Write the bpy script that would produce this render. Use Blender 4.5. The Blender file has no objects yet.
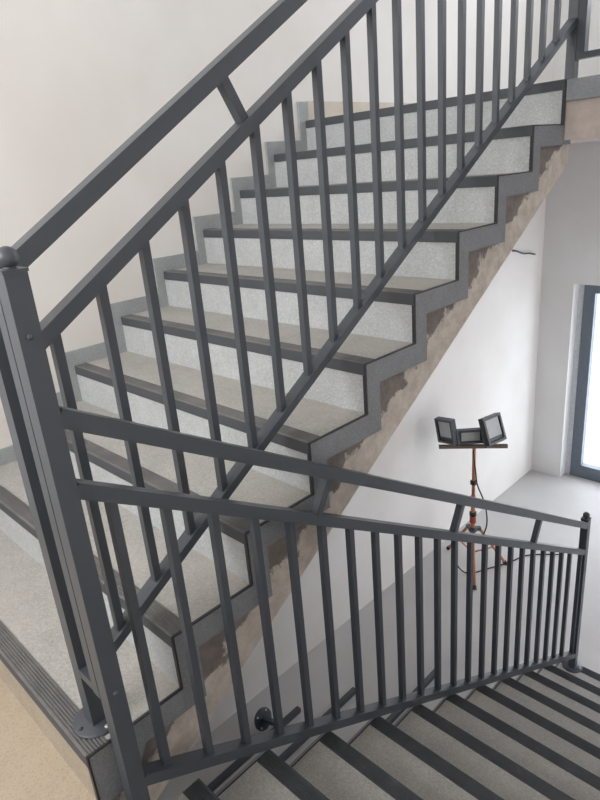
import bpy, bmesh, math, random
from mathutils import Vector, Matrix

random.seed(7)
scene = bpy.context.scene
COL = scene.collection

# ------------------------------------------------------------------ camera
YAW, PITCH, ROLL = -0.8065, -0.3552, -0.0859
CAM_POS = Vector((1.1597, -0.3353, 1.398))
FOCAL_PX = 617.66


def camera_axes():
    f = Vector((math.sin(YAW) * math.cos(PITCH), math.cos(YAW) * math.cos(PITCH), math.sin(PITCH)))
    r = Vector((math.cos(YAW), -math.sin(YAW), 0))
    u = r.cross(f)
    r2 = math.cos(ROLL) * r + math.sin(ROLL) * u
    u2 = -math.sin(ROLL) * r + math.cos(ROLL) * u
    return r2, u2, f


cam_data = bpy.data.cameras.new('camera')
cam = bpy.data.objects.new('camera', cam_data)
COL.objects.link(cam)
cr, cu, cf = camera_axes()
M3 = Matrix((cr, cu, -cf)).transposed()
cam.matrix_world = Matrix.Translation(CAM_POS) @ M3.to_4x4()
cam_data.sensor_fit = 'HORIZONTAL'
cam_data.sensor_width = 36.0
cam_data.lens = 36.0 * FOCAL_PX / 600.0
cam_data.clip_start = 0.02
scene.camera = cam

# ------------------------------------------------------------------ world, daylight, exposure
world = bpy.data.worlds.new('overcast_sky')
scene.world = world
world.use_nodes = True
wbg = world.node_tree.nodes['Background']
wbg.inputs['Color'].default_value = (0.86, 0.93, 1.0, 1)
wbg.inputs['Strength'].default_value = 3.2

scene.view_settings.view_transform = 'Standard'
scene.view_settings.look = 'None'
scene.view_settings.gamma = 1.0
scene.view_settings.use_curve_mapping = False
scene.view_settings.exposure = 0.0


def window_light(name, loc, direction, sx, sy, power, color):
    """daylight or added fill entering through one of the openings"""
    d = bpy.data.lights.new(name, 'AREA')
    d.shape = 'RECTANGLE'
    d.size, d.size_y = sx, sy
    d.energy = power
    d.color = color
    o = bpy.data.objects.new(name, d)
    COL.objects.link(o)
    o.location = loc
    o.rotation_euler = Vector(direction).to_track_quat('-Z', 'Y').to_euler()
    return o


window_light('daylight_landing_window', (-0.25, -2.02, 2.2), (0, 1, 0), 2.2, 1.3, 98, (1.0, 0.965, 0.925))
window_light('daylight_upper_window', (0.62, 5.78, 3.25), (0, -1, -0.12), 1.4, 1.5, 88, (0.86, 0.93, 1.0))
window_light('added_fill_ground', (1.58, 4.4, -0.35), (-1, 0, 0), 1.8, 1.7, 15, (1.0, 0.95, 0.92))  # added fill for the dim ground floor, shining through a made-up window
window_light('daylight_door', (-0.2, 6.05, -0.85), (0, -1, 0), 1.9, 2.0, 40, (0.84, 0.91, 1.0))

# ------------------------------------------------------------------ dimensions
R_UP, G_UP, N_UP = 0.165, 0.2667, 10          # upper flight
W_UP = 1.456
R_DN, G_DN, N_DN = 0.1553, 0.2709, 11         # lower flight
Y_DN0 = -0.0107
X_DN = -0.037
X_RIGHT = 1.45
X_WALL = -1.47
Y_FAR = 5.58
Y_BACK = -1.9
Z_FLOOR = -12 * R_DN
Z_TOP = N_UP * R_UP
Z_CEIL = 4.5
Y_EDGE = (N_UP - 1) * G_UP                    # front edge of the upper landing
Z_SLAB = Z_TOP - 0.225

# ------------------------------------------------------------------ materials


def new_mat(name):
    m = bpy.data.materials.new(name)
    m.use_nodes = True
    nt = m.node_tree
    return m, nt, nt.nodes['Principled BSDF']


def node(nt, typ, **kw):
    n = nt.nodes.new(typ)
    for k, v in kw.items():
        if k in n.inputs:
            n.inputs[k].default_value = v
        else:
            setattr(n, k, v)
    return n


def ramp(nt, src, stops):
    r = nt.nodes.new('ShaderNodeValToRGB')
    els = r.color_ramp.elements
    while len(els) < len(stops):
        els.new(0.5)
    for e, (p, c) in zip(els, stops):
        e.position = p
        e.color = (*c, 1)
    nt.links.new(src, r.inputs['Fac'])
    return r.outputs['Color']


def coords(nt, kind='Object'):
    g = nt.nodes.new('ShaderNodeNewGeometry') if kind == 'World' else nt.nodes.new('ShaderNodeTexCoord')
    return g.outputs['Position'] if kind == 'World' else g.outputs[kind]


def mixc(nt, fac, a, b, mode='MIX'):
    m = nt.nodes.new('ShaderNodeMix')
    m.data_type = 'RGBA'
    m.blend_type = mode
    for sock, val in ((m.inputs[0], fac), (m.inputs[6], a), (m.inputs[7], b)):
        if isinstance(val, bpy.types.NodeSocket):
            nt.links.new(val, sock)
        elif isinstance(val, (int, float)):
            sock.default_value = val
        else:
            sock.default_value = (*val, 1)
    return m.outputs[2]


def bump(nt, bsdf, height, strength, dist=0.002):
    b = nt.nodes.new('ShaderNodeBump')
    b.inputs['Strength'].default_value = strength
    b.inputs['Distance'].default_value = dist
    nt.links.new(height, b.inputs['Height'])
    nt.links.new(b.outputs['Normal'], bsdf.inputs['Normal'])


def speckled(name, base, dark, light, rough=0.55, scale=260.0, dirt=0.0, dirt_col=(0.5, 0.45, 0.38)):
    """fine-grained terrazzo: a base tone with dark and light chips and soft dusty clouds"""
    m, nt, bs = new_mat(name)
    pos = coords(nt, 'World')
    v = node(nt, 'ShaderNodeTexVoronoi', Scale=scale)
    nt.links.new(pos, v.inputs['Vector'])
    sep = nt.nodes.new('ShaderNodeSeparateColor')
    nt.links.new(v.outputs['Color'], sep.inputs['Color'])
    c = ramp(nt, sep.outputs[0], [(0.0, dark), (0.16, dark), (0.22, base), (0.80, base), (0.86, light), (1.0, light)])
    n1 = node(nt, 'ShaderNodeTexNoise', Scale=9.0, Detail=5.0, Roughness=0.6)
    nt.links.new(pos, n1.inputs['Vector'])
    c2 = mixc(nt, 0.55, c, ramp(nt, n1.outputs['Fac'], [(0.3, tuple(x * 0.86 for x in base)), (0.7, tuple(min(1, x * 1.12) for x in base))]))
    if dirt > 0:
        n2 = node(nt, 'ShaderNodeTexNoise', Scale=3.2, Detail=6.0, Roughness=0.65)
        nt.links.new(pos, n2.inputs['Vector'])
        f = ramp(nt, n2.outputs['Fac'], [(0.45, (0, 0, 0)), (0.75, (dirt,) * 3)])
        c2 = mixc(nt, f, c2, dirt_col)
    nt.links.new(c2, bs.inputs['Base Color'])
    bs.inputs['Roughness'].default_value = rough
    bs.inputs['Specular IOR Level'].default_value = 0.3
    return m


M = {}
M['tread'] = speckled('grey_terrazzo', (0.425, 0.415, 0.392), (0.285, 0.28, 0.27), (0.58, 0.565, 0.54), 0.6, 230, 0.5, (0.53, 0.485, 0.44))
M['riser'] = speckled('grey_terrazzo_riser', (0.475, 0.495, 0.507), (0.34, 0.355, 0.367), (0.64, 0.66, 0.67), 0.6, 230)
M['band'] = speckled('dark_granite_band', (0.25, 0.262, 0.282), (0.185, 0.195, 0.21), (0.34, 0.352, 0.372), 0.6, 300)
M['skirt'] = speckled('grey_granite_skirting', (0.37, 0.392, 0.402), (0.28, 0.30, 0.31), (0.48, 0.50, 0.51), 0.6, 300)
M['landing'] = speckled('beige_terrazzo', (0.50, 0.42, 0.325), (0.38, 0.31, 0.235), (0.55, 0.47, 0.37), 0.45, 260)
M['landing_riser'] = speckled('beige_grey_riser', (0.42, 0.37, 0.30), (0.30, 0.26, 0.21), (0.5, 0.45, 0.38), 0.6, 200)


def plaster(name, a, b, rough=0.9, scale=1.3):
    m, nt, bs = new_mat(name)
    pos = coords(nt, 'World')
    n1 = node(nt, 'ShaderNodeTexNoise', Scale=scale, Detail=6.0, Roughness=0.55)
    nt.links.new(pos, n1.inputs['Vector'])
    c = ramp(nt, n1.outputs['Fac'], [(0.35, a), (0.68, b)])
    nt.links.new(c, bs.inputs['Base Color'])
    n2 = node(nt, 'ShaderNodeTexNoise', Scale=60.0, Detail=4.0)
    nt.links.new(pos, n2.inputs['Vector'])
    bump(nt, bs, n2.outputs['Fac'], 0.15)
    bs.inputs['Roughness'].default_value = rough
    bs.inputs['Specular IOR Level'].default_value = 0.15
    return m


M['wall'] = plaster('white_plaster', (0.77, 0.735, 0.705), (0.84, 0.815, 0.795))
M['wall_far'] = plaster('off_white_plaster', (0.70, 0.69, 0.68), (0.77, 0.765, 0.76))
M['ceiling'] = plaster('ceiling_paint', (0.80, 0.80, 0.79), (0.84, 0.84, 0.83))
M['floor'] = plaster('pale_concrete_screed', (0.505, 0.49, 0.485), (0.60, 0.59, 0.585), 0.55, 0.9)
M['primer'] = plaster('beige_primer', (0.62, 0.54, 0.46), (0.70, 0.63, 0.56), 0.9, 4.0)

# anthracite powder coat
m, nt, bs = new_mat('anthracite_powder_coat')
n1 = node(nt, 'ShaderNodeTexNoise', Scale=900.0, Detail=2.0)
nt.links.new(coords(nt, 'World'), n1.inputs['Vector'])
bump(nt, bs, n1.outputs['Fac'], 0.12, 0.0005)
bs.inputs['Base Color'].default_value = (0.066, 0.076, 0.092, 1)
bs.inputs['Roughness'].default_value = 0.36
bs.inputs['Specular IOR Level'].default_value = 0.5
M['steel'] = m

# ribbed nosing
m, nt, bs = new_mat('dark_rubber_nosing')
n1 = node(nt, 'ShaderNodeTexNoise', Scale=14.0, Detail=5.0, Roughness=0.7)
nt.links.new(coords(nt, 'World'), n1.inputs['Vector'])
c = ramp(nt, n1.outputs['Fac'], [(0.40, (0.052, 0.057, 0.066)), (0.62, (0.068, 0.073, 0.082)), (0.76, (0.11, 0.112, 0.115))])
nt.links.new(c, bs.inputs['Base Color'])
bs.inputs['Roughness'].default_value = 0.62
M['nosing'] = m

# the same strip with plaster dust trodden into the ribs (upper flight)
m, nt, bs = new_mat('dusty_rubber_nosing')
n1 = node(nt, 'ShaderNodeTexNoise', Scale=7.0, Detail=7.0, Roughness=0.7)
nt.links.new(coords(nt, 'World'), n1.inputs['Vector'])
gn = nt.nodes.new('ShaderNodeNewGeometry')
sz = nt.nodes.new('ShaderNodeSeparateXYZ')
nt.links.new(gn.outputs['Normal'], sz.inputs['Vector'])
dust = node(nt, 'ShaderNodeMath', operation='MULTIPLY')
dust.use_clamp = True
nt.links.new(sz.outputs['Z'], dust.inputs[0])
nt.links.new(ramp(nt, n1.outputs['Fac'], [(0.30, (0.25, 0.25, 0.25)), (0.70, (1, 1, 1))]), dust.inputs[1])
nt.links.new(mixc(nt, dust.outputs[0], (0.066, 0.072, 0.083), (0.21, 0.20, 0.188)), bs.inputs['Base Color'])
bs.inputs['Roughness'].default_value = 0.65
M['nosing_dusty'] = m

m, nt, bs = new_mat('black_edge_profile')
bs.inputs['Base Color'].default_value = (0.03, 0.03, 0.033, 1)
bs.inputs['Roughness'].default_value = 0.5
M['trim'] = m

# raw stringer: brown primer ragged over beige filler, following the slope of the flight
m, nt, bs = new_mat('raw_stringer_filler')
pos = coords(nt, 'World')
sepx = nt.nodes.new('ShaderNodeSeparateXYZ')
nt.links.new(pos, sepx.inputs['Vector'])
mul = node(nt, 'ShaderNodeMath', operation='MULTIPLY')
nt.links.new(sepx.outputs['Y'], mul.inputs[0])
mul.inputs[1].default_value = -R_UP / G_UP
add = node(nt, 'ShaderNodeMath', operation='ADD')
nt.links.new(sepx.outputs['Z'], add.inputs[0])
nt.links.new(mul.outputs[0], add.inputs[1])          # height above the nosing slope line
n1 = node(nt, 'ShaderNodeTexNoise', Scale=9.0, Detail=6.0, Roughness=0.62)
nt.links.new(pos, n1.inputs['Vector'])
ms = node(nt, 'ShaderNodeMath', operation='MULTIPLY_ADD')
nt.links.new(n1.outputs['Fac'], ms.inputs[0])
ms.inputs[1].default_value = 0.26
nt.links.new(add.outputs[0], ms.inputs[2])
patch = node(nt, 'ShaderNodeMapRange')
nt.links.new(ms.outputs[0], patch.inputs[0])
patch.inputs[1].default_value = 0.040
patch.inputs[2].default_value = 0.054
patch.clamp = True
n2 = node(nt, 'ShaderNodeTexNoise', Scale=22.0, Detail=5.0, Roughness=0.7)
nt.links.new(pos, n2.inputs['Vector'])
beige = ramp(nt, n2.outputs['Fac'], [(0.35, (0.54, 0.48, 0.42)), (0.65, (0.72, 0.655, 0.59))])
brown = ramp(nt, n2.outputs['Fac'], [(0.35, (0.19, 0.165, 0.155)), (0.65, (0.26, 0.23, 0.215))])
nt.links.new(mixc(nt, patch.outputs[0], beige, brown), bs.inputs['Base Color'])
bump(nt, bs, ms.outputs[0], 0.5, 0.01)
bs.inputs['Roughness'].default_value = 0.9
M['raw'] = m

m, nt, bs = new_mat('raw_concrete')
n1 = node(nt, 'ShaderNodeTexNoise', Scale=8.0, Detail=6.0, Roughness=0.65)
nt.links.new(coords(nt, 'World'), n1.inputs['Vector'])
nt.links.new(ramp(nt, n1.outputs['Fac'], [(0.35, (0.40, 0.34, 0.31)), (0.65, (0.56, 0.48, 0.45))]), bs.inputs['Base Color'])
bs.inputs['Roughness'].default_value = 0.9
M['concrete'] = m


def plain(name, col, rough=0.5, metal=0.0, spec=0.5):
    m, nt, bs = new_mat(name)
    n1 = node(nt, 'ShaderNodeTexNoise', Scale=40.0, Detail=3.0)
    nt.links.new(coords(nt, 'World'), n1.inputs['Vector'])
    nt.links.new(ramp(nt, n1.outputs['Fac'], [(0.3, tuple(x * 0.9 for x in col)), (0.7, tuple(min(1, x * 1.08) for x in col))]), bs.inputs['Base Color'])
    bs.inputs['Roughness'].default_value = rough
    bs.inputs['Metallic'].default_value = metal
    bs.inputs['Specular IOR Level'].default_value = spec
    return m


M['black'] = plain('black_plastic', (0.025, 0.025, 0.027), 0.5)
M['housing'] = plain('dark_grey_housing', (0.085, 0.09, 0.102), 0.45)
M['orange'] = plain('orange_paint', (0.56, 0.23, 0.12), 0.45)
M['crossbar'] = plain('worn_brown_tube', (0.20, 0.15, 0.12), 0.5)
M['red'] = plain('red_plastic', (0.42, 0.08, 0.05), 0.5)
M['bolt'] = plain('zinc_bolt', (0.62, 0.62, 0.60), 0.35, 0.6)
M['frame'] = plain('grey_blue_aluminium', (0.13, 0.155, 0.19), 0.4)
M['tape'] = plain('white_sealing_strip', (0.62, 0.64, 0.67), 0.7)

m, nt, bs = new_mat('lamp_lens')
bs.inputs['Base Color'].default_value = (0.36, 0.37, 0.38, 1)
bs.inputs['Roughness'].default_value = 0.18
n1 = node(nt, 'ShaderNodeTexBrick', Scale=9.0)
n1.inputs['Color1'].default_value = (0.58, 0.59, 0.60, 1)
n1.inputs['Color2'].default_value = (0.50, 0.51, 0.52, 1)
n1.inputs['Mortar'].default_value = (0.42, 0.43, 0.44, 1)
nt.links.new(coords(nt, 'Generated'), n1.inputs['Vector'])
nt.links.new(n1.outputs['Color'], bs.inputs['Base Color'])
M['lens'] = m

m = bpy.data.materials.new('clear_pane')
m.use_nodes = True
nt = m.node_tree
nt.nodes.clear()
out = nt.nodes.new('ShaderNodeOutputMaterial')
tr = nt.nodes.new('ShaderNodeBsdfTransparent')
gl = nt.nodes.new('ShaderNodeBsdfGlossy')
gl.inputs['Roughness'].default_value = 0.03
mx = nt.nodes.new('ShaderNodeMixShader')
mx.inputs[0].default_value = 0.06
nt.links.new(tr.outputs[0], mx.inputs[1])
nt.links.new(gl.outputs[0], mx.inputs[2])
nt.links.new(mx.outputs[0], out.inputs['Surface'])
M['pane'] = m

# ------------------------------------------------------------------ mesh helpers


def add_box(bm, lo, hi):
    x0, y0, z0 = lo
    x1, y1, z1 = hi
    v = [bm.verts.new(p) for p in ((x0, y0, z0), (x1, y0, z0), (x1, y1, z0), (x0, y1, z0), (x0, y0, z1), (x1, y0, z1), (x1, y1, z1), (x0, y1, z1))]
    fs = [bm.faces.new([v[i] for i in f]) for f in ((0, 3, 2, 1), (4, 5, 6, 7), (0, 1, 5, 4), (1, 2, 6, 5), (2, 3, 7, 6), (3, 0, 4, 7))]
    return v, fs


def add_prism_yz(bm, pts, x0, x1):
    """extrude a polygon given in (y, z) from x0 to x1"""
    a = [bm.verts.new((x0, y, z)) for y, z in pts]
    b = [bm.verts.new((x1, y, z)) for y, z in pts]
    n = len(pts)
    bm.faces.new(a)
    bm.faces.new(list(reversed(b)))
    for i in range(n):
        bm.faces.new((a[i], b[i], b[(i + 1) % n], a[(i + 1) % n]))


def bevel_all(bm, w, seg=1, sharp_only=True):
    es = [e for e in bm.edges if len(e.link_faces) == 2 and (not sharp_only or e.calc_face_angle(0) > 0.5)]
    bmesh.ops.bevel(bm, geom=es, offset=w, segments=seg, affect='EDGES', profile=0.6, clamp_overlap=True)


def add_tube(bm, pts, rad, seg=10, caps=True):
    pts = [Vector(p) for p in pts]
    rings = []
    up = Vector((0, 0, 1))
    prev = None
    for i, p in enumerate(pts):
        d = (pts[min(i + 1, len(pts) - 1)] - pts[max(i - 1, 0)]).normalized()
        if prev is None:
            a = d.cross(up)
            if a.length < 1e-3:
                a = d.cross(Vector((1, 0, 0)))
            a.normalize()
        else:
            a = (prev - d * prev.dot(d)).normalized()
        prev = a
        b = d.cross(a)
        r = rad[i] if isinstance(rad, (list, tuple)) else rad
        rings.append([bm.verts.new(p + (a * math.cos(t) + b * math.sin(t)) * r) for t in [2 * math.pi * k / seg for k in range(seg)]])
    for q, w in zip(rings, rings[1:]):
        for k in range(seg):
            f = bm.faces.new((q[k], q[(k + 1) % seg], w[(k + 1) % seg], w[k]))
            f.smooth = True
    if caps:
        bm.faces.new(list(reversed(rings[0])))
        bm.faces.new(rings[-1])


def add_lathe(bm, prof, seg=20, origin=(0, 0, 0)):
    """revolve (radius, z) profile about the z axis"""
    ox, oy, oz = origin
    rings = []
    for r, z in prof:
        rings.append([bm.verts.new((ox + max(r, 1e-4) * math.cos(2 * math.pi * k / seg), oy + max(r, 1e-4) * math.sin(2 * math.pi * k / seg), oz + z)) for k in range(seg)])
    for q, w in zip(rings, rings[1:]):
        for k in range(seg):
            f = bm.faces.new((q[k], q[(k + 1) % seg], w[(k + 1) % seg], w[k]))
            f.smooth = True
    bm.faces.new(list(reversed(rings[0])))
    bm.faces.new(rings[-1])


def add_bar(bm, p0, p1, w, h, side):
    """straight rectangular bar from p0 to p1: width w along side, depth h across it"""
    p0, p1, side = Vector(p0), Vector(p1), Vector(side).normalized()
    d = (p1 - p0).normalized()
    n = side.cross(d).normalized()
    v = []
    for p in (p0, p1):
        for a, b in ((-1, -1), (1, -1), (1, 1), (-1, 1)):
            v.append(bm.verts.new(p + side * (a * w / 2) + n * (b * h / 2)))
    for f in ((0, 3, 2, 1), (4, 5, 6, 7), (0, 1, 5, 4), (1, 2, 6, 5), (2, 3, 7, 6), (3, 0, 4, 7)):
        bm.faces.new([v[i] for i in f])


def to_mesh(bm, name):
    bmesh.ops.recalc_face_normals(bm, faces=bm.faces)
    me = bpy.data.meshes.new(name)
    bm.to_mesh(me)
    bm.free()
    return me


def link(name, mesh, mat, parent=None, loc=None):
    o = bpy.data.objects.new(name, mesh)
    if mat and not mesh.materials:
        mesh.materials.append(mat)
    COL.objects.link(o)
    if parent is not None:
        o.parent = parent
        o.matrix_parent_inverse = world_matrix(parent).inverted()
    if loc is not None:
        o.location = loc
    return o


def world_matrix(o):
    m = Matrix.LocRotScale(o.location, o.rotation_euler, o.scale)
    return m if o.parent is None else world_matrix(o.parent) @ o.matrix_parent_inverse @ m


def obj(name, bm, mat, parent=None):
    return link(name, to_mesh(bm, name), mat, parent)


def box_obj(name, lo, hi, mat, parent=None, bev=0.0):
    bm = bmesh.new()
    add_box(bm, lo, hi)
    if bev:
        bevel_all(bm, bev)
    return obj(name, bm, mat, parent)


def bar_obj(name, p0, p1, w, h, side, mat, parent=None, bev=0.0025):
    bm = bmesh.new()
    add_bar(bm, p0, p1, w, h, side)
    if bev:
        bevel_all(bm, bev)
    return obj(name, bm, mat, parent)


def empty(name, loc=(0, 0, 0)):
    o = bpy.data.objects.new(name, None)
    o.location = loc
    o.empty_display_size = 0.1
    COL.objects.link(o)
    return o


def tag(o, label=None, cat=None, group=None, kind=None):
    for k, v in (('label', label), ('category', cat), ('group', group), ('kind', kind)):
        if v:
            o[k] = v
    return o


# ------------------------------------------------------------------ room shell


def struct(name, boxes, mat, label, cat):
    bm = bmesh.new()
    for lo, hi in boxes:
        add_box(bm, lo, hi)
    return tag(obj(name, bm, mat), label, cat, kind='structure')


T = 0.2
wall_left = struct('wall_left', [((X_WALL - T, Y_BACK - T, Z_FLOOR), (X_WALL, Y_FAR + T + 0.3, Z_CEIL))], M['wall'],
                   'white plastered wall running along the stair on the left', 'wall')
DX0, DX1, DZ1 = -1.155, 0.75, 0.185
UX0, UX1, UZ0, UZ1 = -0.1, 1.3, 2.5, 4.0
struct('wall_far', [
    ((X_WALL, Y_FAR, Z_FLOOR), (DX0, Y_FAR + T + 0.3, UZ0)),
    ((DX1, Y_FAR, Z_FLOOR), (X_RIGHT, Y_FAR + T + 0.3, UZ0)),
    ((DX0, Y_FAR, DZ1), (DX1, Y_FAR + T + 0.3, UZ0)),
    ((X_WALL, Y_FAR, UZ0), (UX0, Y_FAR + T + 0.3, Z_CEIL)),
    ((UX1, Y_FAR, UZ0), (X_RIGHT, Y_FAR + T + 0.3, Z_CEIL)),
    ((UX0, Y_FAR, UZ1), (UX1, Y_FAR + T + 0.3, Z_CEIL))], M['wall_far'],
    'greyish plastered end wall around the glazed door', 'wall')
Y0R, Y1R = Y_BACK - T, Y_FAR + T + 0.3
ya, yb, za, zb = 3.5, 5.3, -1.2, 0.5                       # added window opening in the right wall, brightens the ground floor
boxes = [((X_RIGHT, Y0R, Z_FLOOR), (X_RIGHT + T, Y1R, za)), ((X_RIGHT, Y0R, zb), (X_RIGHT + T, Y1R, Z_CEIL)),
         ((X_RIGHT, Y0R, za), (X_RIGHT + T, ya, zb)), ((X_RIGHT, yb, za), (X_RIGHT + T, Y1R, zb))]
struct('wall_right', boxes, M['wall'],
       'white wall with an added window opening along the lower flight, out of the picture', 'wall')
BX0, BX1, BZ0, BZ1 = -1.35, 0.85, 1.55, 2.85
struct('wall_back', [
    ((X_WALL, Y_BACK - T, Z_FLOOR), (X_RIGHT, Y_BACK, BZ0)),
    ((X_WALL, Y_BACK - T, BZ1), (X_RIGHT, Y_BACK, Z_CEIL)),
    ((X_WALL, Y_BACK - T, BZ0), (BX0, Y_BACK, BZ1)),
    ((BX1, Y_BACK - T, BZ0), (X_RIGHT, Y_BACK, BZ1))], M['wall'],
    'white wall with a window behind the landing, out of the picture', 'wall')
struct('ceiling', [((X_WALL - T, Y_BACK - T, Z_CEIL), (X_RIGHT + T, Y_FAR + T + 0.3, Z_CEIL + T))], M['ceiling'],
       'white ceiling above the stairwell, out of the picture', 'ceiling')
struct('floor', [((X_WALL, Y_BACK, Z_FLOOR - 0.2), (X_RIGHT, Y_FAR + 0.9, Z_FLOOR))], M['floor'],
       'pale grey screed floor of the ground storey', 'floor')

# half landing (beige terrazzo) the photographer stands on
bm = bmesh.new()
add_box(bm, (X_WALL, Y_BACK, -0.24), (0.0, 0.0, 0.0))
add_box(bm, (0.0, Y_BACK, -0.24), (X_RIGHT, Y_DN0 - 0.02, 0.0))
tag(obj('floor_landing', bm, M['landing']), 'beige speckled landing floor at the foot of the upper flight', 'floor', kind='structure')

# upper landing slab
up_land = struct('floor_upper', [((X_WALL, Y_EDGE + 0.015, Z_SLAB), (X_RIGHT, Y_FAR, Z_TOP - 0.02))], M['concrete'],
                 'raw concrete slab of the upper landing at the top of the stair', 'floor')
box_obj('floor_tile', (X_WALL, Y_EDGE + 0.05, Z_TOP - 0.02), (X_RIGHT, Y_FAR, Z_TOP), M['tread'], up_land)
for i in range(3):
    box_obj('edge_tile', (0.003 + i * 0.48, Y_EDGE, Z_TOP - 0.078), (0.003 + i * 0.48 + 0.477, Y_EDGE + 0.015, Z_TOP), M['band'], up_land)

# bare primer strip on the wall where the upper skirting is still missing
tag(box_obj('trim_1', (X_WALL, Y_EDGE + 0.03, Z_TOP), (X_WALL + 0.003, Y_FAR, Z_TOP + 0.105), M['primer']),
    'beige bare strip on the wall above the top step', 'trim', kind='structure')

# glazed door in the end wall
door = tag(empty('door_1', (0, 5.70, Z_FLOOR)), 'glazed grey-blue framed door in the far wall', 'door', kind='structure')
FY0, FY1 = 5.70, 5.77
fx0, fx1 = DX0 + 0.055, DX1 - 0.05
box_obj('stile', (fx0, FY0, Z_FLOOR + 0.0), (fx0 + 0.105, FY1, DZ1), M['frame'], door, 0.004)
box_obj('stile', (fx1 - 0.105, FY0, Z_FLOOR), (fx1, FY1, DZ1), M['frame'], door, 0.004)
box_obj('bottom_rail', (fx0 + 0.105, FY0, Z_FLOOR), (fx1 - 0.105, FY1, Z_FLOOR + 0.14), M['frame'], door, 0.004)
box_obj('top_rail', (fx0 + 0.105, FY0, DZ1 - 0.10), (fx1 - 0.105, FY1, DZ1), M['frame'], door, 0.004)
mid = (fx0 + fx1) / 2
box_obj('stile', (mid - 0.06, FY0, Z_FLOOR + 0.14), (mid + 0.06, FY1, DZ1 - 0.10), M['frame'], door, 0.004)
box_obj('pane', (fx0 + 0.105, FY0 + 0.03, Z_FLOOR + 0.14), (mid - 0.06, FY0 + 0.04, DZ1 - 0.10), M['pane'], door)
box_obj('pane', (mid + 0.06, FY0 + 0.03, Z_FLOOR + 0.14), (fx1 - 0.105, FY0 + 0.04, DZ1 - 0.10), M['pane'], door)
box_obj('sealing_strip', (DX0, FY0 + 0.01, Z_FLOOR), (fx0, FY1, DZ1), M['tape'], door)
box_obj('sealing_strip', (fx1, FY0 + 0.01, Z_FLOOR), (DX1, FY1, DZ1), M['tape'], door)

# plain framed windows that let the daylight in (beside and behind the camera; ground floor one added as fill)


def window(name, axis, at, a0, a1, z0, z1, label):
    w = tag(empty(name), label, 'window', kind='structure')

    def bx(nm, u0, u1, v0, v1, t0, t1, mat):
        lo, hi = ((u0, at + t0, v0), (u1, at + t1, v1)) if axis == 'y' else ((at + t0, u0, v0), (at + t1, u1, v1))
        return box_obj(nm, lo, hi, mat, w)
    f = 0.06
    bx('stile', a0, a0 + f, z0, z1, -0.03, 0.03, M['frame'])
    bx('stile', a1 - f, a1, z0, z1, -0.03, 0.03, M['frame'])
    bx('bottom_rail', a0 + f, a1 - f, z0, z0 + f, -0.03, 0.03, M['frame'])
    bx('top_rail', a0 + f, a1 - f, z1 - f, z1, -0.03, 0.03, M['frame'])
    bx('pane', a0 + f, a1 - f, z0 + f, z1 - f, -0.005, 0.005, M['pane'])


window('window_1', 'y', Y_BACK - 0.06, BX0, BX1, BZ0, BZ1, 'framed window behind the landing, out of the picture')
window('window_2', 'y', Y_FAR + 0.10, UX0, UX1, UZ0, UZ1, 'framed window above the upper landing, out of the picture')
window('added_window', 'x', X_RIGHT + 0.06, ya, yb, za, zb, 'added framed window for fill light beside the ground floor, out of the picture')
struct('floor_outside', [((-8.0, Y_FAR + 0.9, Z_FLOOR - 0.2), (8.0, 16.0, Z_FLOOR - 0.02))], M['floor'], 'pale paving outside the glazed door', 'ground')

# ------------------------------------------------------------------ upper flight
NOSE_H, NOSE_D = 0.036, 0.052
XL = -W_UP


def nosing_profile(sgn):
    """(dy, dz) of the ribbed L profile; sgn=+1: tread runs to +y behind the nose"""
    pts = [(-0.004, -NOSE_H), (-0.004, 0.001), (-0.001, 0.0035)]
    n = 6
    y = 0.004
    step = (NOSE_D - 0.006) / n
    for i in range(n):
        pts += [(y, 0.0035), (y + step * 0.25, 0.0008), (y + step * 0.5, 0.0008), (y + step * 0.75, 0.0035)]
        y += step
    pts += [(NOSE_D, 0.003), (NOSE_D, -0.004), (0.0, -0.004), (0.0, -NOSE_H)]
    return [(sgn * a, b) for a, b in pts]


def prism_mesh(name, pts, x0, x1, mat):
    bm = bmesh.new()
    add_prism_yz(bm, pts, x0, x1)
    me = to_mesh(bm, name)
    me.materials.append(mat)
    return me


stair_up = tag(empty('staircase', (0, 0, 0)), 'upper flight of grey terrazzo steps climbing along the white wall', 'staircase')
# concrete body
pts = []
for k in range(1, N_UP + 1):
    y0 = (k - 1) * G_UP + 0.02
    pts += [(y0, (k - 1) * R_UP - (0.03 if k > 1 else 0.0)), (y0, k * R_UP - 0.03)]
SL = R_UP / G_UP


def soffit_z(y):
    return 0.616 + SL * (y - 1.344)


pts += [(Y_EDGE + 0.10, Z_TOP - 0.03), (Y_EDGE + 0.10, min(soffit_z(Y_EDGE + 0.10), Z_TOP - 0.2)), (0.02, soffit_z(0.02))]
obj_body = None
bm = bmesh.new()
add_prism_yz(bm, pts, X_WALL + 0.003, -0.014)
stringer = obj('stringer', bm, M['raw'], stair_up)
stringer['label'] = 'raw stair side patched with brown primer and beige filler'

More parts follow.
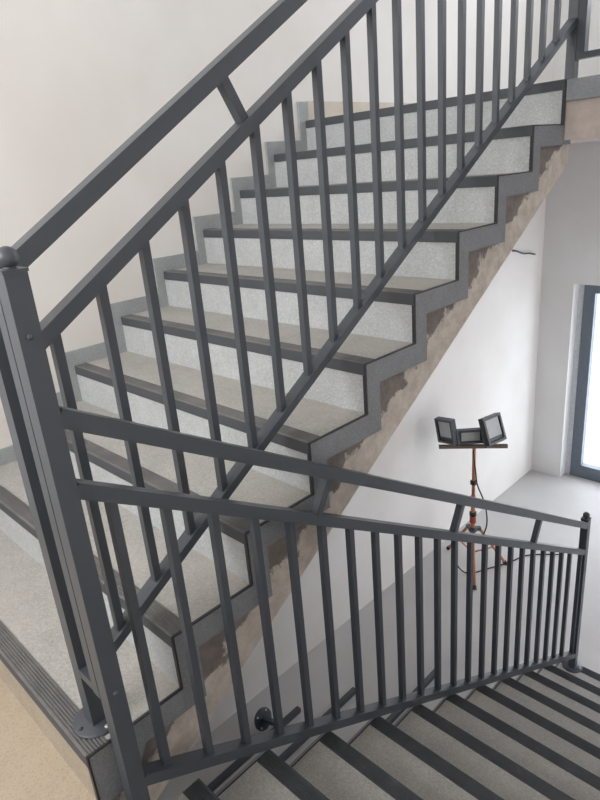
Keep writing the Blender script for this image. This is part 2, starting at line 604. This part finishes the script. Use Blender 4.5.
tread_me = prism_mesh('tread', [(0.0, -0.028), (0.0, 0.0), (G_UP, 0.0), (G_UP, -0.028)], XL, -0.0105, M['tread'])
riser_me = prism_mesh('riser', [(0.0, -R_UP), (0.0, -0.028), (0.018, -0.028), (0.018, -R_UP)], XL, -0.0105, M['riser'])
riser1_me = prism_mesh('riser', [(0.0, -R_UP), (0.0, -0.028), (0.018, -0.028), (0.018, -R_UP)], XL, -0.0105, M['landing_riser'])
nose_me = prism_mesh('nosing', nosing_profile(1), XL + 0.004, -0.004, M['nosing_dusty'])
BA, BB = 0.066, 0.077
g, r = G_UP, R_UP
band_me = prism_mesh('side_tile', [(0.0003, -r - BB + 0.0003), (0.0003, 0.0), (g - 0.0003, 0.0), (g - 0.0003, -BB), (BA, -BB), (BA, -r - BB + 0.0003)], -0.010, 0.0, M['band'])
band1_me = prism_mesh('side_tile', [(0.0, -r), (0.0, 0.0), (g - 0.0003, 0.0), (g - 0.0003, -BB), (0.14, -BB), (0.10, -r)], -0.010, 0.0, M['band'])
band10_me = prism_mesh('side_tile', [(0.0015, -r - BB), (0.0003, 0.0), (0.08, 0.0), (0.08, -r - BB)], -0.010, 0.0, M['band'])
bm = bmesh.new()
add_box(bm, (-0.0055, 0.0, -0.002), (0.0015, g, 0.0025))
trimh_me = to_mesh(bm, 'edge_trim')
bm = bmesh.new()
add_box(bm, (-0.0115, -0.003, -r), (0.0015, 0.0015, 0.0))
trimv_me = to_mesh(bm, 'edge_trim')
for k in range(1, N_UP + 1):
    loc = (0, (k - 1) * G_UP, k * R_UP)
    if k < N_UP:
        t = link('tread', tread_me, None, stair_up, loc)
    else:
        bm = bmesh.new()
        add_prism_yz(bm, [(0.0, -0.028), (0.0, 0.0), (0.05, 0.0), (0.05, -0.028)], XL, -0.0105)
        t = link('tread', to_mesh(bm, 'tread'), M['tread'], stair_up, loc)
    nz = link('nosing', nose_me, None, t)
    nz.matrix_parent_inverse = Matrix.Identity(4)
    link('riser', riser_me if k > 1 else riser1_me, None, stair_up, loc)
    link('side_tile', band_me if 1 < k < N_UP else (band1_me if k == 1 else band10_me), None, stair_up, loc)
    if k < N_UP:
        link('edge_trim', trimh_me, M['trim'], stair_up, loc)
    link('edge_trim', trimv_me, M['trim'], stair_up, loc)

# stepped skirting on the wall
skirt = tag(empty('baseboard_left', (X_WALL, 0, 0)), 'stepped grey tile skirting up the wall beside the upper flight', 'skirting', kind='structure')
SV, SH = 0.068, 0.047
sk_me = prism_mesh('skirting_tile', [(-SH, -r + SV * 0 + 0.0), (-SH, SV), (g - SH - 0.0015, SV), (g - SH - 0.0015, 0.0), (0.0, 0.0), (0.0, -r)], 0.0, X_WALL * -1 - W_UP, M['skirt'])
skN_me = prism_mesh('skirting_tile', [(-SH, -r), (-SH, 0.10), (0.028, 0.10), (0.028, 0.0), (0.0, 0.0), (0.0, -r)], 0.0, X_WALL * -1 - W_UP, M['skirt'])
for k in range(1, N_UP + 1):
    o = link('skirting_tile', sk_me if k < N_UP else skN_me, None, skirt)
    o.matrix_parent_inverse = Matrix.Identity(4)
    o.location = (0, (k - 1) * G_UP, k * R_UP)
o = box_obj('skirting_tile', (X_WALL, -1.0, 0.0), (X_WALL + 0.014, -SH, SV), M['skirt'], skirt)

# ------------------------------------------------------------------ lower flight
stair_dn = tag(empty('staircase', (0.7, 1.4, Z_FLOOR)), 'lower flight of grey terrazzo steps going down beneath the railing', 'staircase')
pts = [(Y_DN0 - 0.02, -0.24), (Y_DN0 - 0.02, -0.03)]
for k in range(0, N_DN + 1):
    ye = Y_DN0 + k * G_DN - 0.02
    z = -k * R_DN - 0.03
    if k > 0:
        pts += [(ye, z)]
    pts += [(ye, max(z - R_DN, Z_FLOOR + 0.001))]
# now back along the soffit
pts += [(Y_DN0 + N_DN * G_DN - 0.30, Z_FLOOR + 0.001), (0.25, -0.24 - 0.20)]
bm = bmesh.new()
add_prism_yz(bm, pts, 0.0, X_RIGHT - 0.004)
obj('stair_body', bm, M['concrete'], stair_dn)
X_DR = X_RIGHT - 0.004
dt_me = prism_mesh('tread', [(0.0, -0.028), (0.0, 0.0), (-G_DN, 0.0), (-G_DN, -0.028)], X_DN + 0.014, X_DR, M['tread'])
dr_me = prism_mesh('riser', [(0.0, -R_DN), (0.0, -0.028), (-0.018, -0.028), (-0.018, -R_DN)], X_DN + 0.014, X_DR, M['riser'])
dn_me = prism_mesh('nosing', nosing_profile(-1), X_DN + 0.012, X_DR, M['nosing'])
rd, gd = R_DN, G_DN
db_me = prism_mesh('side_tile', [(0.0, -rd - BB), (0.0, 0.0), (-gd + 0.0015, 0.0), (-gd + 0.0015, -BB), (-BA, -BB), (-BA, -rd - BB)], X_DN, X_DN + 0.012, M['band'])
bm = bmesh.new()
add_box(bm, (X_DN + 0.010, -gd, -0.002), (X_DN + 0.0145, 0.0, 0.0015))
dtr_me = to_mesh(bm, 'edge_trim')
for k in range(0, N_DN + 1):
    loc = Vector((0, Y_DN0 + k * G_DN, -k * R_DN))
    if k > 1:
        t = link('tread', dt_me, None, stair_dn)
    elif k == 1:
        bm = bmesh.new()
        add_prism_yz(bm, [(0.0, -0.028), (0.0, 0.0), (-G_DN, 0.0), (-G_DN, -0.028)], 0.002, X_DR)
        t = link('tread', to_mesh(bm, 'tread'), M['tread'], stair_dn)
    else:
        bm = bmesh.new()
        add_prism_yz(bm, [(0.0, -0.028), (0.0, 0.0), (-0.02, 0.0), (-0.02, -0.028)], 0.002, X_DR)
        t = link('tread', to_mesh(bm, 'tread'), M['tread'], stair_dn)
    inv = Matrix.Translation(-Vector(stair_dn.location))
    t.matrix_parent_inverse = inv
    t.location = loc
    if k > 1:
        nz = link('nosing', dn_me, None, t)
    else:
        bm = bmesh.new()
        add_prism_yz(bm, nosing_profile(-1), 0.002, X_DR)
        nz = link('nosing', to_mesh(bm, 'nosing'), M['nosing'], t)
    nz.matrix_parent_inverse = Matrix.Identity(4)
    o = link('riser', dr_me, None, stair_dn)
    o.matrix_parent_inverse = inv
    o.location = loc
    if 1 < k:
        o = link('side_tile', db_me, None, stair_dn)
        o.matrix_parent_inverse = inv
        o.location = loc
        o = link('edge_trim', dtr_me, M['trim'], stair_dn)
        o.matrix_parent_inverse = inv
        o.location = loc

# ------------------------------------------------------------------ railings
POST = 0.041
bm = bmesh.new()
add_lathe(bm, [(0.060, 0.0), (0.060, 0.005), (0.057, 0.008), (0.0, 0.008)], 32)
flange_me = to_mesh(bm, 'base_flange')
bm = bmesh.new()
add_lathe(bm, [(0.0, -0.0005), (0.006, 0.0), (0.006, 0.003), (0.003, 0.005), (0.0, 0.0052)], 10)
bolt_me = to_mesh(bm, 'bolt')
bm = bmesh.new()
add_box(bm, (-0.0225, -0.0225, 0.0), (0.0225, 0.0225, 0.006))
bevel_all(bm, 0.0015)
add_lathe(bm, [(0.011, 0.006), (0.0105, 0.009)] + [(0.019 * math.cos(a), 0.025 + 0.019 * math.sin(a)) for a in [math.radians(-62 + i * 15.2) for i in range(11)]], 20)
cap_me = to_mesh(bm, 'post_cap')
bolt_dark_me = bolt_me.copy()


def newel(parent, x, y, z0, z1, flange=True, cap=True):
    bm = bmesh.new()
    add_box(bm, (x - POST / 2, y - POST / 2, z0), (x + POST / 2, y + POST / 2, z1))
    bevel_all(bm, 0.004, 2)
    p = obj('newel_post', bm, M['steel'], parent)
    if flange:
        f = link('base_flange', flange_me, M['steel'], p, (x, y, z0))
        for a in (2, 92, 182, 272):
            link('bolt', bolt_me if a == 2 else bolt_dark_me, M['bolt'] if a == 2 else M['steel'], p, (x + 0.046 * math.cos(math.radians(a)), y + 0.046 * math.sin(math.radians(a)), z0 + 0.0075))
    if cap:
        link('post_cap', cap_me, M['steel'], p, (x, y, z1))
    return p


BW = 0.020
bm = bmesh.new()
add_box(bm, (-BW / 2, -BW / 2, 0), (BW / 2, BW / 2, 1))
bal_me = to_mesh(bm, 'baluster')


def baluster(parent, x, y, z0, z1):
    o = link('baluster', bal_me, M['steel'], parent, (x, y, z0))
    o.scale = (1, 1, z1 - z0)
    return o


def line(y0, z0, y1, z1):
    s = (z1 - z0) / (y1 - y0)
    return lambda y: z0 + s * (y - y0)


# --- railing of the upper flight
XU = -0.09
YA, YT = 0.070, 2.66
rail_up = tag(empty('stair_railing', (XU, YA, R_UP)), 'anthracite steel railing sloping up beside the upper flight', 'railing')
u_hand = line(0.268, 1.340, 0.991, 1.796)      # lower edges of the rails
u_mid = line(0.150, 1.103, 1.292, 1.832)
u_bot = line(0.159, 0.336, 2.600, 1.852)
H_HAND, H_MID, H_BOT = 0.037, 0.032, 0.024
cs = math.cos(math.atan(0.62))


def rail(name, parent, x, f, h, ya, yb, w=0.040):
    off = h / 2 / cs
    return bar_obj(name, (x, ya, f(ya) + off), (x, yb, f(yb) + off), w, h, (1, 0, 0), M['steel'], parent)


newel(rail_up, XU + 0.006, YA, R_UP, 1.275)
newel(rail_up, XU, YT, Z_TOP, Z_TOP + 1.25)
rail('handrail', rail_up, XU, u_hand, H_HAND, YA + POST / 2, YT - POST / 2)
rail('mid_rail', rail_up, XU, u_mid, H_MID, YA + POST / 2, YT - POST / 2)
rail('bottom_rail', rail_up, XU, u_bot, H_BOT, YA + POST / 2, YT - POST / 2)
y = 0.178
while y < YT - 0.10:
    baluster(rail_up, XU, y, u_bot(y) + H_BOT / cs - 0.008, u_mid(y) + 0.008)
    y += 0.1215
for y in (0.722, 1.462, 2.202):
    sl = math.atan(0.62)
    zb = u_mid(y + 0.02) + H_MID / cs
    zt = u_hand(y - 0.02)
    bar_obj('strut', (XU, y + 0.033, zb - 0.006), (XU, y - 0.033, zt + 0.012), 0.025, 0.025, (1, 0, 0), M['steel'], rail_up)
# short cross panel that ties the two newels over the stairwell
XB, YB = 0.048, 0.068
bar_obj('end_bar', (0.0165, YB, 0.325), (0.0165, YB, 1.262), 0.031, 0.040, (1, 0, 0), M['steel'], rail_up)
for z, hh in ((0.337, 0.024), (1.243, 0.037)):
    bar_obj('cross_rail', (XU + 0.006 + POST / 2, YB, z), (0.001, YB, z), 0.036, hh, (0, 1, 0), M['steel'], rail_up)

# --- railing of the lower flight
rail_dn = tag(empty('stair_railing', (XB, YB, -R_DN)), 'anthracite steel railing sloping down along the lower flight, ball-capped end posts', 'railing')
d_hand = line(0.139, 0.951, 2.639, -0.513)
d_mid = line(0.109, 0.817, 2.673, -0.709)
d_bot = line(0.124, 0.022, 1.899, -1.021)
YL = 2.935
XN = XB + 0.010
pB = newel(rail_dn, XN, YB, -R_DN, 1.275)
newel(rail_dn, XB, YL, -N_DN * R_DN, -0.622)
rail('handrail', rail_dn, XB, d_hand, H_HAND, YB + POST / 2, YL - POST / 2)
rail('mid_rail', rail_dn, XB, d_mid, H_MID, YB + POST / 2, YL - POST / 2)
rail('bottom_rail', rail_dn, XB, d_bot, H_BOT + 0.006, YB + POST / 2, YL - POST / 2)
for i in range(22):
    y = 0.160 + 0.1225 * i
    baluster(rail_dn, XB, y, d_bot(y) + H_BOT / cs - 0.004, d_mid(y) + 0.008)
baluster(rail_dn, XB, YL - POST / 2 - 0.018, d_bot(YL - 0.038) + H_BOT / cs - 0.004, d_mid(YL - 0.038) + 0.008)
for y in (0.785, 1.527, 2.267):
    zb = d_mid(y - 0.02) + H_MID / cs
    zt = d_hand(y + 0.02)
    bar_obj('strut', (XB, y - 0.033, zb - 0.006), (XB, y + 0.033, zt + 0.012), 0.025, 0.025, (1, 0, 0), M['steel'], rail_dn)
for z in (1.165, 0.36):                                                     # clamp screws on the newel
    o = link('bolt', bolt_dark_me, M['steel'], pB, (XN + POST / 2, YB - 0.002, z))
    o.rotation_euler = (0, math.pi / 2, 0)
    o.scale = (1, 1, 1)

# --- guard of the upper landing, joined to the top newel
guard = tag(empty('landing_railing', (0.05, YT, Z_TOP)), 'steel guard railing at the top landing edge, upper right corner', 'railing')
GX0, GX1 = -0.050, X_RIGHT - 0.005
bar_obj('end_bar', (GX0, YT, Z_TOP + 0.095), (GX0, YT, Z_TOP + 1.10), 0.034, 0.040, (1, 0, 0), M['steel'], guard)
for nm, zz, hh in (('bottom_rail', 0.107, 0.024), ('mid_rail', 0.92, 0.032), ('handrail', 1.07, 0.037)):
    bar_obj(nm, (GX0 + 0.017, YT, Z_TOP + zz), (GX1, YT, Z_TOP + zz), 0.04, hh, (0, 1, 0), M['steel'], guard)
x = GX0 + 0.12
while x < GX1 - 0.05:
    baluster(guard, x, YT, Z_TOP + 0.115, Z_TOP + 0.91)
    x += 0.1215

# ------------------------------------------------------------------ work light on tripod
LX, LY = -1.068, 3.635
lamp = tag(empty('work_light', (LX, LY, Z_FLOOR)), 'orange tripod work light carrying three dark floodlights by the white wall', 'work light')
HUBZ = -1.475
TOPZ = -0.735
bm = bmesh.new()
add_tube(bm, [(LX, LY, -1.70), (LX, LY, -1.16)], 0.018, 14)
obj('pole', bm, M['orange'], lamp)
bm = bmesh.new()
add_tube(bm, [(LX, LY, -1.16), (LX, LY, TOPZ)], 0.014, 14)
obj('pole', bm, M['orange'], lamp)
for z, rr, hh, mt in ((-1.16 + 0.115, 0.026, 0.035, 'black'), (-1.33, 0.028, 0.040, 'black'), (-1.385, 0.026, 0.06, 'red'), (-1.70, 0.026, 0.03, 'black')):
    bm = bmesh.new()
    add_lathe(bm, [(rr * 0.8, -hh / 2), (rr, -hh / 2 + 0.004), (rr, hh / 2 - 0.004), (rr * 0.8, hh / 2)], 16, (LX, LY, z))
    obj('collar', bm, M[mt], lamp)
bm = bmesh.new()
add_lathe(bm, [(0.03, -0.02), (0.036, -0.012), (0.036, 0.012), (0.03, 0.02)], 16, (LX, LY, HUBZ))
hub = obj('hub', bm, M['housing'], lamp)
feet = [(-1.371, 3.751), (-0.872, 3.852), (-0.903, 3.389)]
hubdir = []
for fx, fy in feet:
    d = Vector((fx - LX, fy - LY, 0))
    d.normalize()
    a = Vector((LX, LY, HUBZ)) + d * 0.055
    b = Vector((fx, fy, Z_FLOOR + 0.012))
    bm = bmesh.new()
    add_bar(bm, Vector((LX, LY, HUBZ)) + d * 0.02, a + d * 0.012, 0.03, 0.028, d.cross(Vector((0, 0, 1))))
    obj('leg_bracket', bm, M['housing'], lamp)
    bm = bmesh.new()
    add_tube(bm, [a, b], 0.012, 12)
    leg = obj('leg', bm, M['orange'], lamp)
    bm = bmesh.new()
    dd = (b - a).normalized()
    add_tube(bm, [b - dd * 0.035, b], [0.016, 0.018], 12)
    obj('rubber_foot', bm, M['black'], leg)
    q = a.lerp(b, 0.52)
    bm = bmesh.new()
    add_tube(bm, [q, (LX, LY, -1.70)], 0.007, 8)
    obj('brace', bm, M['orange'], lamp)
PHI = math.radians(36)
ex = Vector((math.cos(PHI), math.sin(PHI), 0))
cbz = TOPZ + 0.008
bar_obj('crossbar', Vector((LX, LY, cbz)) - ex * 0.27, Vector((LX, LY, cbz)) + ex * 0.25, 0.026, 0.026, (0, 0, 1), M['crossbar'], lamp)


def floodlight(s, w, h, yaw, tilt, lift, roll=0.0):
    base = Vector((LX, LY, cbz + 0.013)) + ex * s
    rot = Matrix.Rotation(PHI + yaw, 4, 'Z') @ Matrix.Rotation(tilt, 4, 'X') @ Matrix.Rotation(roll, 4, 'Y')
    mw = Matrix.Translation(base + Vector((0, 0, lift))) @ rot

    def put(name, bm, mat, par):
        bmesh.ops.transform(bm, matrix=mw, verts=bm.verts)
        return obj(name, bm, mat, par)
    # housing: tray with a raised rim, lens set back
    bm = bmesh.new()
    d = 0.030
    rim = 0.018
    add_box(bm, (-w / 2, -0.006, 0), (w / 2, d, h))
    bevel_all(bm, 0.006, 2)
    for lo, hi in (((-w / 2, -0.022, 0), (w / 2, -0.004, rim)), ((-w / 2, -0.022, h - rim), (w / 2, -0.004, h)), ((-w / 2, -0.022, rim), (-w / 2 + rim, -0.004, h - rim)), ((w / 2 - rim, -0.022, rim), (w / 2, -0.004, h - rim))):
        add_box(bm, lo, hi)
    for i in range(7):
        xx = -w / 2 + 0.02 + i * (w - 0.04) / 6
        add_box(bm, (xx - 0.002, d - 0.002, 0.02), (xx + 0.002, d + 0.014, h - 0.02))
    hs = put('floodlight', bm, M['housing'], lamp)
    bm = bmesh.new()
    add_box(bm, (-w / 2 + rim * 1.5, -0.012, rim * (2.8 if h > 0.14 else 1.3)), (w / 2 - rim * 1.5, -0.0055, h - rim * 1.3))
    put('lens', bm, M['lens'], hs)
    bm = bmesh.new()
    add_box(bm, (-w / 2 - 0.006, 0.012, -0.005), (-w / 2, 0.032, h * 0.5))
    add_box(bm, (w / 2, 0.012, -0.005), (w / 2 + 0.006, 0.032, h * 0.5))
    add_box(bm, (-w / 2 - 0.006, 0.012, -0.012), (w / 2 + 0.006, 0.032, -0.004))
    put('yoke', bm, M['housing'], hs)


floodlight(-0.20, 0.165, 0.20, math.radians(-44), math.radians(4), 0.022, math.radians(-8))
floodlight(-0.03, 0.195, 0.115, math.radians(8), math.radians(-6), 0.014)
floodlight(0.165, 0.195, 0.215, math.radians(42), math.radians(-20), 0.018)


def smooth_path(pts, n=8):
    pts = [Vector(p) for p in pts]
    out = []
    for i in range(len(pts) - 1):
        p0, p1, p2, p3 = pts[max(i - 1, 0)], pts[i], pts[i + 1], pts[min(i + 2, len(pts) - 1)]
        for k in range(n):
            t = k / n
            out.append(0.5 * ((2 * p1) + (p2 - p0) * t + (2 * p0 - 5 * p1 + 4 * p2 - p3) * t * t + (3 * p1 - p0 - 3 * p2 + p3) * t ** 3))
    out.append(pts[-1])
    return out


bm = bmesh.new()
FZ = Z_FLOOR + 0.006
add_tube(bm, smooth_path([
    (LX + 0.01, LY - 0.03, cbz - 0.02), (LX + 0.03, LY - 0.02, -0.95), (LX + 0.02, LY + 0.03, -1.08), (LX + 0.08, LY + 0.05, -1.25),
    (LX + 0.09, LY + 0.06, -1.45), (LX + 0.05, LY - 0.02, -1.55), (LX - 0.09, LY - 0.08, -1.52), (LX - 0.12, LY - 0.10, -1.66),
    (LX - 0.06, LY - 0.12, -1.80), (LX + 0.02, LY - 0.08, FZ), (LX + 0.10, LY + 0.06, FZ), (LX + 0.20, LY + 0.25, FZ),
    (LX + 0.28, LY + 0.45, FZ), (LX + 0.48, LY + 0.62, FZ)]), 0.006, 8)
obj('cable', bm, M['black'], lamp)

# thin cable end poking out of the left wall under the top of the flight
bm = bmesh.new()
add_tube(bm, smooth_path([(X_WALL - 0.01, 4.95, 0.575), (X_WALL + 0.03, 4.97, 0.57), (X_WALL + 0.035, 5.10, 0.53), (X_WALL + 0.03, 5.22, 0.515), (X_WALL + 0.035, 5.33, 0.49)]), 0.008, 8)
tag(obj('wall_cable', bm, M['housing']), 'short dark cable end sticking out of the white wall below the stair', 'cable')

# ------------------------------------------------------------------ loose steel posts on the ground floor beside the stair
spares = [(-1.16, 0.35, 1.645, 'dark steel post lying on the floor nearest the white wall under the stair'),
          (-0.985, 0.75, 1.995, 'dark steel post lying on the floor, middle one of three parallel posts'),
          (-0.664, 1.25, 2.475, 'dark steel post lying on the floor, farthest from the white wall')]
for x, y0, y1, lab in spares:
    bm = bmesh.new()
    add_box(bm, (x - 0.016, y0, Z_FLOOR), (x + 0.016, y1, Z_FLOOR + 0.032))
    bevel_all(bm, 0.004, 2)
    tag(obj('steel_post', bm, M['steel']), lab, 'post', 'loose steel posts on the ground floor')
fl = tag(empty('flanged_post', (-1.27, 1.44, Z_FLOOR)), 'dark steel post end with round bolted flange lying on the floor', 'post', 'loose steel posts on the ground floor')
ax = Vector((0.95, 0.07, 0.32)).normalized()
mw = Matrix.Translation((-1.245, 1.41, Z_FLOOR + 0.068)) @ ax.to_track_quat('Z', 'X').to_matrix().to_4x4()
bm = bmesh.new()
add_lathe(bm, [(0.070, 0.0), (0.070, 0.006), (0.066, 0.009), (0.0, 0.009)], 32)
bmesh.ops.transform(bm, matrix=mw, verts=bm.verts)
fo = obj('base_flange', bm, M['steel'], fl)
for a in (45, 135, 225, 315):
    bm = bmesh.new()
    add_lathe(bm, [(0.007, 0.008), (0.007, 0.013), (0.003, 0.0145)], 10, (0.053 * math.cos(math.radians(a)), 0.053 * math.sin(math.radians(a)), 0))
    bmesh.ops.transform(bm, matrix=mw, verts=bm.verts)
    obj('bolt', bm, M['bolt'], fo)
bm = bmesh.new()
add_box(bm, (-0.014, -0.014, 0.008), (0.014, 0.014, 0.12))
bmesh.ops.transform(bm, matrix=mw, verts=bm.verts)
obj('post', bm, M['steel'], fl)
